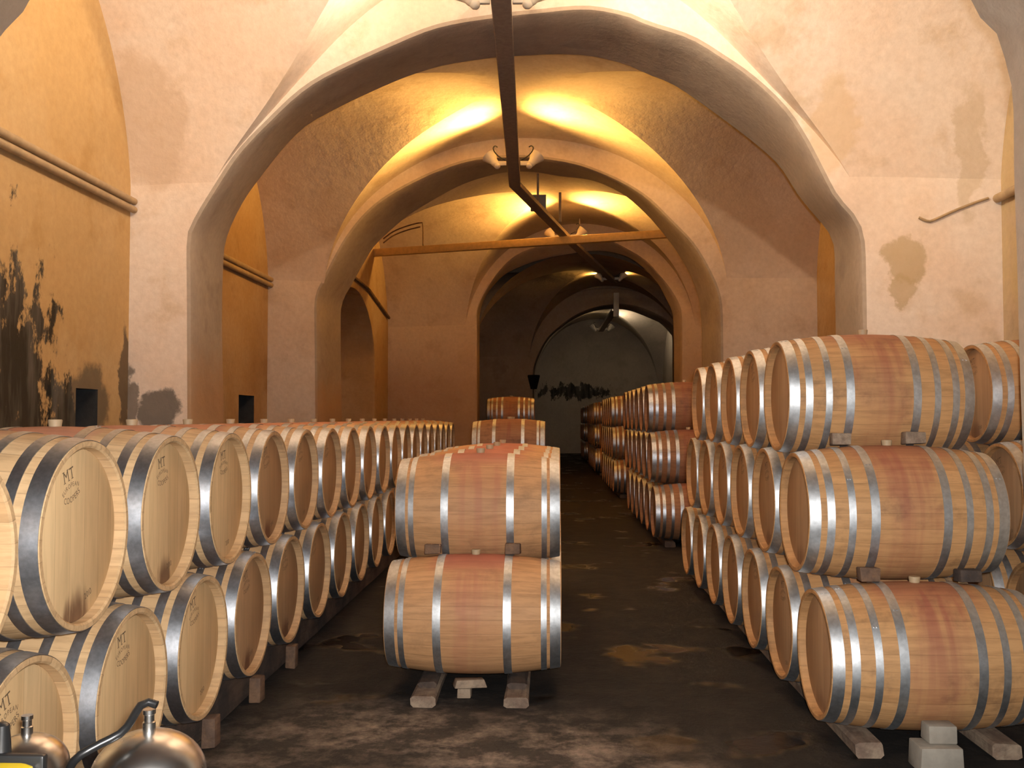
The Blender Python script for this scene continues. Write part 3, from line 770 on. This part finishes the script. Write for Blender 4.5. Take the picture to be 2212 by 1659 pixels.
# blocks at the foot of the nearest casks
block('wooden_wedge', (MX - 0.02, 5.14, 0.055), (0.17, 0.12, 0.038), M_RAIL, 'pale split wedge jammed under the nearest middle row barrel', 'wedge', rot=(-0.12, 0, 0.2), taper=0.15)
block('wooden_block', (MX - 0.045, 5.14, 0.0), (0.07, 0.09, 0.056), M_RAIL, 'small upright block under the pale wedge of the middle row', 'block')
block('concrete_block', (1.62, 4.17, 0.0), (0.18, 0.15, 0.105), M_BLOCK, 'wide grey block on the floor before the lowest right barrel', 'block', taper=0.08)
block('concrete_block', (1.645, 4.20, 0.105), (0.12, 0.09, 0.075), M_BLOCK, 'smaller grey block chocking the lowest right barrel, on the wide block', 'block')
for i, (d, nm) in enumerate(((4.0, 'third'), (4.68, 'fourth'), (5.36, 'fifth'), (6.05, 'sixth'))):
    block('wooden_block', (-1.50, d - 0.34, 0.0), (0.06, 0.08, 0.13), M_WEDGE, f'short wooden block on the floor before the {nm} lower barrel of the left row', 'block', 'blocks along the left row')

# ------------------------------------------------------------------ pipes, tray, beam, lamps
def pipe(pts, r, mat, label, cat='pipe', group=None, name='wall_pipe', seg=12):
    bm = bmesh.new(); p0 = Vector(pts[0]); add_tube(bm, [Vector(p) - p0 for p in pts], r, seg)
    return tag(obj(name, bm, mat, loc=p0, sharp=40), label, cat, group)
zl = on_plane(268, 436, 9.98).z
pipe([(-4.34, 5.0, zl), (-4.33, 9.98, zl)], 0.036, M_PIPE, 'upper of two ochre pipes along the near left wall', group='pipes on the left wall')
pipe([(-4.34, 5.0, zl - 0.088), (-4.33, 9.98, zl - 0.088)], 0.036, M_PIPE, 'lower of two ochre pipes along the near left wall', group='pipes on the left wall')
zl = on_plane(580, 604, 16.68).z
pipe([(-4.81, 11.2, zl), (-4.80, 16.69, zl)], 0.04, M_PIPE, 'upper of two pipes on the left wall behind the first arch', group='pipes on the left wall')
pipe([(-4.81, 11.2, zl - 0.1), (-4.80, 16.69, zl - 0.1)], 0.04, M_PIPE, 'lower of two pipes on the left wall behind the first arch', group='pipes on the left wall')
a = on_plane(786, 583, 21.9); zl = 1.46 + 2.62
pipe([(-4.05, 18.0, zl + 0.4), (-4.05, 21.9, zl + 0.3), (-4.05, 24.7, zl - 0.05)], 0.035, M_WEDGE, 'thin dark pipe on the left wall behind the second arch')
zl = on_plane(2150, 425, 9.9).z
pipe([(4.57, 5.0, zl), (4.57, 9.98, zl)], 0.045, M_PIPE, 'ochre pipe along the right wall beside the near pier')
pts = [on_plane(x, y, 9.985) for x, y in ((2135, 428), (2100, 440), (2060, 456), (2020, 474), (2005, 478), (1985, 470))]
pipe(crom(pts, 20), 0.014, M_PIPE, 'thin cable sagging across the pale wall right of the first arch', 'cable', name='wall_cable')
pts = [on_plane(x, 727, DD0 - 0.05, SL) for x in (1020, 1120)]
pipe(pts, 0.07, M_RAILD, 'dark pipe across the wall left of the farthest arch')

def tray_run(bm, pts, wd, h):
    pts = [Vector(p) for p in pts]; rings = []
    n = len(pts)
    for i, p in enumerate(pts):
        t1 = (pts[i] - pts[i-1]).normalized() if i else None; t2 = (pts[i+1] - pts[i]).normalized() if i < n-1 else None
        t = ((t1 or t2) + (t2 or t1)).normalized(); sd = Vector((t.y, -t.x, 0)).normalized()
        k = 1 / max(0.3, (sd.dot(Vector(((t1 or t2).y, -(t1 or t2).x, 0)).normalized())))
        lip = 0.012
        pr = [(-wd/2, h), (-wd/2, 0), (-wd/2 + lip, -0.006), (wd/2 - lip, -0.006), (wd/2, 0), (wd/2, h), (wd/2 - lip, h), (wd/2 - lip, 0.012), (-wd/2 + lip, 0.012), (-wd/2 + lip, h)]
        rings.append([bm.verts.new(p + sd * (q * k) + Vector((0, 0, z))) for q, z in pr])
    for a, b in zip(rings, rings[1:]):
        for k in range(len(a)): bm.faces.new((a[k], a[(k+1) % len(a)], b[(k+1) % len(a)], b[k]))
    bm.faces.new(rings[0][::-1]); bm.faces.new(rings[-1])
TZ = CAMZ + 4.03
def at_z(px, py, z):
    r = ray(px, py); t = (z - CAMZ) / r.z; return Vector((r.x*t, r.y*t, z))
P0, P1, P2, P3 = at_z(1082, 0, TZ), at_z(1112, 403, TZ), at_z(1219, 512, TZ), at_z(1326, 611, TZ)
dirn = (P1 - P0).normalized()
PN = P0 - dirn * (P0.y + 3.0)
bm = bmesh.new(); tray_run(bm, [PN, P1, P2, P3], 0.196, 0.075)
tag(obj('cable_tray', bm, M_TRAY, smooth=False), 'long brown steel cable tray running under the vault and bending right', 'cable tray')
# tray continues lower beyond the last arch
q0 = on_plane(1328, 672, DD0 - 0.35, SL); q1 = on_plane(1298, 712, 38.0)
q1.z = q0.z
bm = bmesh.new(); tray_run(bm, [q0, q1], 0.2, 0.075)
tag(obj('cable_tray', bm, M_TRAY, smooth=False), 'short lower cable tray under the farthest arch', 'cable tray')
bm = bmesh.new(); pz = on_plane(1330, 648, DD0 - 0.3, SL); pz1 = on_plane(1330, 672, DD0 - 0.3, SL)
add_box(bm, (0, 0, 0), (0.17, 0.12, pz.z - pz1.z + 0.40), 0.01)
tag(obj('conduit_box', bm, M_SHADE, loc=((pz + pz1) / 2 + Vector((0, -0.2, 0))), sharp=30), 'pale upright conduit box before the farthest arch', 'conduit')
# tie beam across the third bay
bL, bR = at_z(815, 546, TZ - 0.12), at_z(1445, 505, TZ - 0.12)
dv = (bR - bL).normalized(); bL2, bR2 = bL - dv * 0.25, bR + dv * ((4.68 - bR.x) / dv.x)
bm = bmesh.new(); rot = Matrix.Rotation(math.atan2(dv.y, dv.x), 3, 'Z')
add_box(bm, (0, 0, 0), ((bR2 - bL2).length, 0.14, 0.17), 0.012, rot)
tag(obj('tie_beam', bm, M_BEAM, loc=(bL2 + bR2) / 2, sharp=30), 'orange-lit tie beam crossing the bay behind the second arch', 'beam')
# hangers from the vault
def crown_z(px, D): return on_plane(px, 400, D)
for px, D, wd, lab in ((1162, 18.7, 0.022, 'thin rod hanging the tray beside the grey box'), (1210, 20.3, 0.03, 'thick rod hanging the tray right of the grey box'),
                       (1252, 23.0, 0.015, 'thin rod hanging the tray above the tie beam lamps'), (1312, 28.5, 0.02, 'thin rod hanging the tray near its far end')):
    r = ray(px, 500); x = r.x / r.y * D
    top = 6.2 if D < 25 else 5.62
    pipe([(x, D, TZ + 0.085), (x, D, top)], wd, M_TRAY, lab, 'rod', 'rods holding the tray', 'hanger_rod', 8)
c = on_plane(1163, 443, 19.2); c.z = TZ + 0.08 + 0.165
bm = bmesh.new(); add_box(bm, (0, 0, 0), (0.31, 0.16, 0.31), 0.012)
for sx in (-0.1, 0, 0.1): add_box(bm, (sx, -0.085, -0.11), (0.05, 0.03, 0.05), 0.004)
tag(obj('junction_box', bm, M_GREYBOX, loc=c, sharp=30), 'grey junction box beside the tray behind the second arch', 'junction box')
# wires looping on the beam's left half
for off, lab in ((0, 'upper thin wire rising from the left half of tie beam'), (9, 'lower thin wire rising from the left half of tie beam')):
    pts = [on_plane(x, y + off, 21.6) for x, y in ((828, 516), (850, 500), (880, 488), (908, 481))] 
    pts += [on_plane(913, 484, 21.6), on_plane(914, 505, 21.6), on_plane(914, 531, 21.6)] if off == 0 else []
    pipe(crom(pts, 18), 0.016, M_WEDGE, lab, 'wire', 'wires on the tie beam', 'loose_wire', 6)

# uplighters in pairs on the tray
SHADE_P = [(0.028, -0.02), (0.052, 0.0), (0.060, 0.03), (0.066, 0.075), (0.125, 0.20), (0.129, 0.205), (0.121, 0.20), (0.061, 0.08), (0.050, 0.03)]
def shade_meshes():
    bm = bmesh.new(); add_lathe(bm, [(0, -0.022)] + SHADE_P + [(0, 0.03)], 32, 'Z'); sh = mesh_from(bm, 'lamp_shade', M_SHADE, True, 40)
    bm = bmesh.new(); add_lathe(bm, [(0, -0.075), (0.03, -0.068), (0.048, -0.045), (0.052, -0.012), (0.04, -0.004), (0, -0.004)], 24, 'Z'); cap = mesh_from(bm, 'lamp_cap', M_SHADE, True, 40)
    bm = bmesh.new(); add_lathe(bm, [(0, 0.05), (0.03, 0.055), (0.05, 0.09), (0.045, 0.13), (0.02, 0.15), (0, 0.153)], 20, 'Z'); bulb = mesh_from(bm, 'bulb', M_GLOW, True, 60)
    return sh, cap, bulb
SH, CAP, BULB = shade_meshes()
def uplighter(p, side, tdir, aim, energy, label, sc=1.0, warm=(1.0, 0.56, 0.13), cone=160, lit=True):
    """a lamp bracketed to the tray side, its mouth turned to the vault"""
    sd = Vector((tdir.y, -tdir.x, 0)).normalized() * side
    c = Vector(p) + sd * 0.27 + Vector((0, 0, 0.02))
    r = empty('uplighter_lamp', c); tag(r, label, 'lamp', 'lamps along the cable tray')
    d = (Vector(aim) - c).normalized()
    q = (sd * 0.55 + Vector((0, 0, 0.75)) + tdir * 0.25).normalized().to_track_quat('Z', 'Y')
    for nm, me in (('lamp_shade', SH), ('lamp_cap', CAP), ('bulb', BULB)):
        o = link(nm, me, r); o.rotation_mode = 'QUATERNION'; o.rotation_quaternion = q; o.scale = (sc, sc, sc)
    bm = bmesh.new(); add_box(bm, -sd * 0.090 + Vector((0, 0, 0.02)), (0.14, 0.05, 0.07), 0.008, Matrix.Rotation(math.atan2(sd.y, sd.x), 3, 'Z'))
    obj('bracket', bm, M_SHADE, r)
    bm = bmesh.new()
    lp = [(-0.145, 0.065), (-0.10, 0.085), (-0.03, 0.13), (0.03, 0.20), (0.05, 0.26), (0.02, 0.29), (-0.02, 0.27)]
    add_tube(bm, crom([sd * a - tdir * 0.05 + Vector((0, 0, b)) for a, b in lp], 22), 0.010, 8)
    obj('flex', bm, M_BLACK, r)
    m = c + q @ Vector((0, 0, 0.19))
    lamp('uplight', 'SPOT', m, energy, warm, 0.06, aim, cone, 0.8)
    return r
t1 = (P1 - P0).normalized(); t2 = (P2 - P1).normalized(); t3 = (P3 - P2).normalized()
pA = P0 + t1 * 0.10; pB = at_z(1106, 352, TZ); pC = at_z(1222, 516, TZ); pD = at_z(1318, 605, TZ)
p0 = P0 - t1 * 3.2  # unseen pair added to light the near vault and first arch wall
HALO, SODIUM = (1.0, 0.78, 0.54), (1.0, 0.52, 0.11)
pB = P0 + t1 * ((15.4 - P0.y) / t1.y); pC = P2 + t3 * 0.15; pD = P3 - t3 * 0.6
pE = q0.lerp(q1, 0.92); t4 = (q1 - q0).normalized()
for p, tt, nm, dist, up, en, wm, cone in ((p0, t1, 'added unseen above the nearest barrels', -0.6, 0.3, 640, HALO, 178), (pA, t1, 'in front of the first arch', 1.6, 0.5, 160, HALO, 176),
        (pB, t1, 'in front of the second arch', 1.4, 0.7, 500, SODIUM, 178), (pC, t2, 'under the tie beam crossing', 1.3, 0.8, 480, SODIUM, 178), (pD, t3, 'before the farthest arch', 1.3, 0.9, 170, SODIUM, 165),
        (pE, t4, 'beyond the farthest arch', 0.5, 0.6, 60, HALO, 178)):
    for side, sn in ((-1, 'left'), (1, 'right')):
        sd = Vector((tt.y, -tt.x, 0)) * side
        aim = Vector(p) + sd * 2.2 - tt * dist + Vector((0, 0, up))
        uplighter(p, side, tt, aim, en * (1.0 if side < 0 else (0.8 if wm is SODIUM else 1.25)), f'white uplighter lamp on the {sn} side of the tray {nm}', warm=wm, cone=cone)

# black bracket on the pier of the farthest arch
c = on_plane(1153, 826, DD0 - 0.1, SL)
bm = bmesh.new(); add_lathe(bm, [(0, -0.22), (0.10, -0.22), (0.20, 0.20), (0.19, 0.24), (0, 0.24)], 4, 'Z')
tag(obj('wall_bracket', bm, M_BLACK, loc=c, smooth=False), 'dark tapering fitting on the pier of the farthest arch', 'fitting')

# ------------------------------------------------------------------ cellar pump gear, bottom left corner
def vessel(x, y, top, R, label, nozzle=True):
    r = empty('steel_vessel', (x, y, 0)); tag(r, label, 'vessel', 'steel vessels in the corner')
    bm = bmesh.new(); dome = []
    hd = R * 0.78; z0 = top - hd
    for k in range(13):
        a = PI/2 * k / 12; dome.append((R * math.cos(a), z0 + hd * math.sin(a)))
    prof = [(0, 0.10), (R*0.8, 0.10), (R, 0.14), (R, z0 - 0.05), (R*1.03, z0 - 0.045), (R*1.03, z0 - 0.02), (R, z0 - 0.015)] + dome[:-1] + [(0.0, top)]
    add_lathe(bm, prof, 56, 'Z'); obj('tank', bm, M_CHROME, r, sharp=50)
    for k in range(3):
        a = 2*PI*k/3 + 0.5; bm = bmesh.new()
        add_tube(bm, [(R*0.8*math.cos(a), R*0.8*math.sin(a), 0.2), (R*0.95*math.cos(a), R*0.95*math.sin(a), 0.0)], 0.014, 10); obj('leg', bm, M_CHROME, r)
    bm = bmesh.new(); add_lathe(bm, [(0, top - 0.01), (0.012, top - 0.01), (0.012, top + 0.016), (0.0095, top + 0.018), (0.0095, top + 0.030), (0.012, top + 0.032), (0.012, top + 0.04), (0, top + 0.04)], 20, 'Z')
    obj('nozzle', bm, M_CHROME, r)
    return r
v1 = on_plane(322, 1572, 1.86); v2 = on_plane(58, 1586, 2.05)
vessel(v1.x, v1.y, v1.z - 0.005, 0.106, 'shiny steel vessel with a black hose on its nozzle, in the left corner')
vessel(v2.x, v2.y, v2.z, 0.085, 'steel vessel behind the yellow case at the left edge')
h0 = Vector((v1.x, v1.y, v1.z + 0.0448))
hp = [h0 + Vector((0.014, 0.002, -0.002)), h0 + Vector((-0.012, -0.004, 0.002)), on_plane(268, 1578, 1.80), on_plane(215, 1608, 1.775), on_plane(166, 1637, 1.755), on_plane(146, 1675, 1.77), on_plane(146, 1740, 1.79)]
end = on_plane(150, 1850, 1.80)
pipe(crom(hp + [end, Vector((end.x, end.y, 0.3)), Vector((end.x, end.y + 0.05, 0.012))], 60), 0.0078, M_BLACK, 'black rubber hose running down from the shiny vessel', 'hose', name='rubber_hose')
yc = on_plane(88, 1639, 1.50); n0 = on_plane(12, 1556, 1.53)
YC = Vector((yc.x - 0.18, yc.y - 0.13, yc.z - 0.08))
r = empty('pump_case', (YC.x, YC.y, 0)); tag(r, 'yellow pump case at the bottom left corner', 'pump')
bm = bmesh.new(); add_box(bm, (0, 0, 0), (0.36, 0.26, 0.16), 0.02); obj('cover', bm, M_YELLOW, r, loc=(0, 0, YC.z), sharp=40)
bm = bmesh.new(); add_box(bm, (0, 0, (YC.z - 0.08) / 2), (0.32, 0.22, YC.z - 0.08), 0.015); obj('stand', bm, M_BLACK, r, sharp=40)
bm = bmesh.new(); add_box(bm, (0, 0.138, YC.z + 0.03), (0.37, 0.018, 0.11), 0.006); obj('back_plate', bm, M_BLACK, r, sharp=40)
bm = bmesh.new(); zt = n0.z; zb = YC.z - 0.02
add_lathe(bm, [(0, zb), (0.018, zb), (0.017, zb + 0.06), (0.0135, zt - 0.03), (0.011, zt - 0.004), (0.006, zt), (0, zt)], 20, 'Z', c=(n0.x - YC.x, 0.150, 0)); obj('handle', bm, M_BLACK, r, sharp=40)
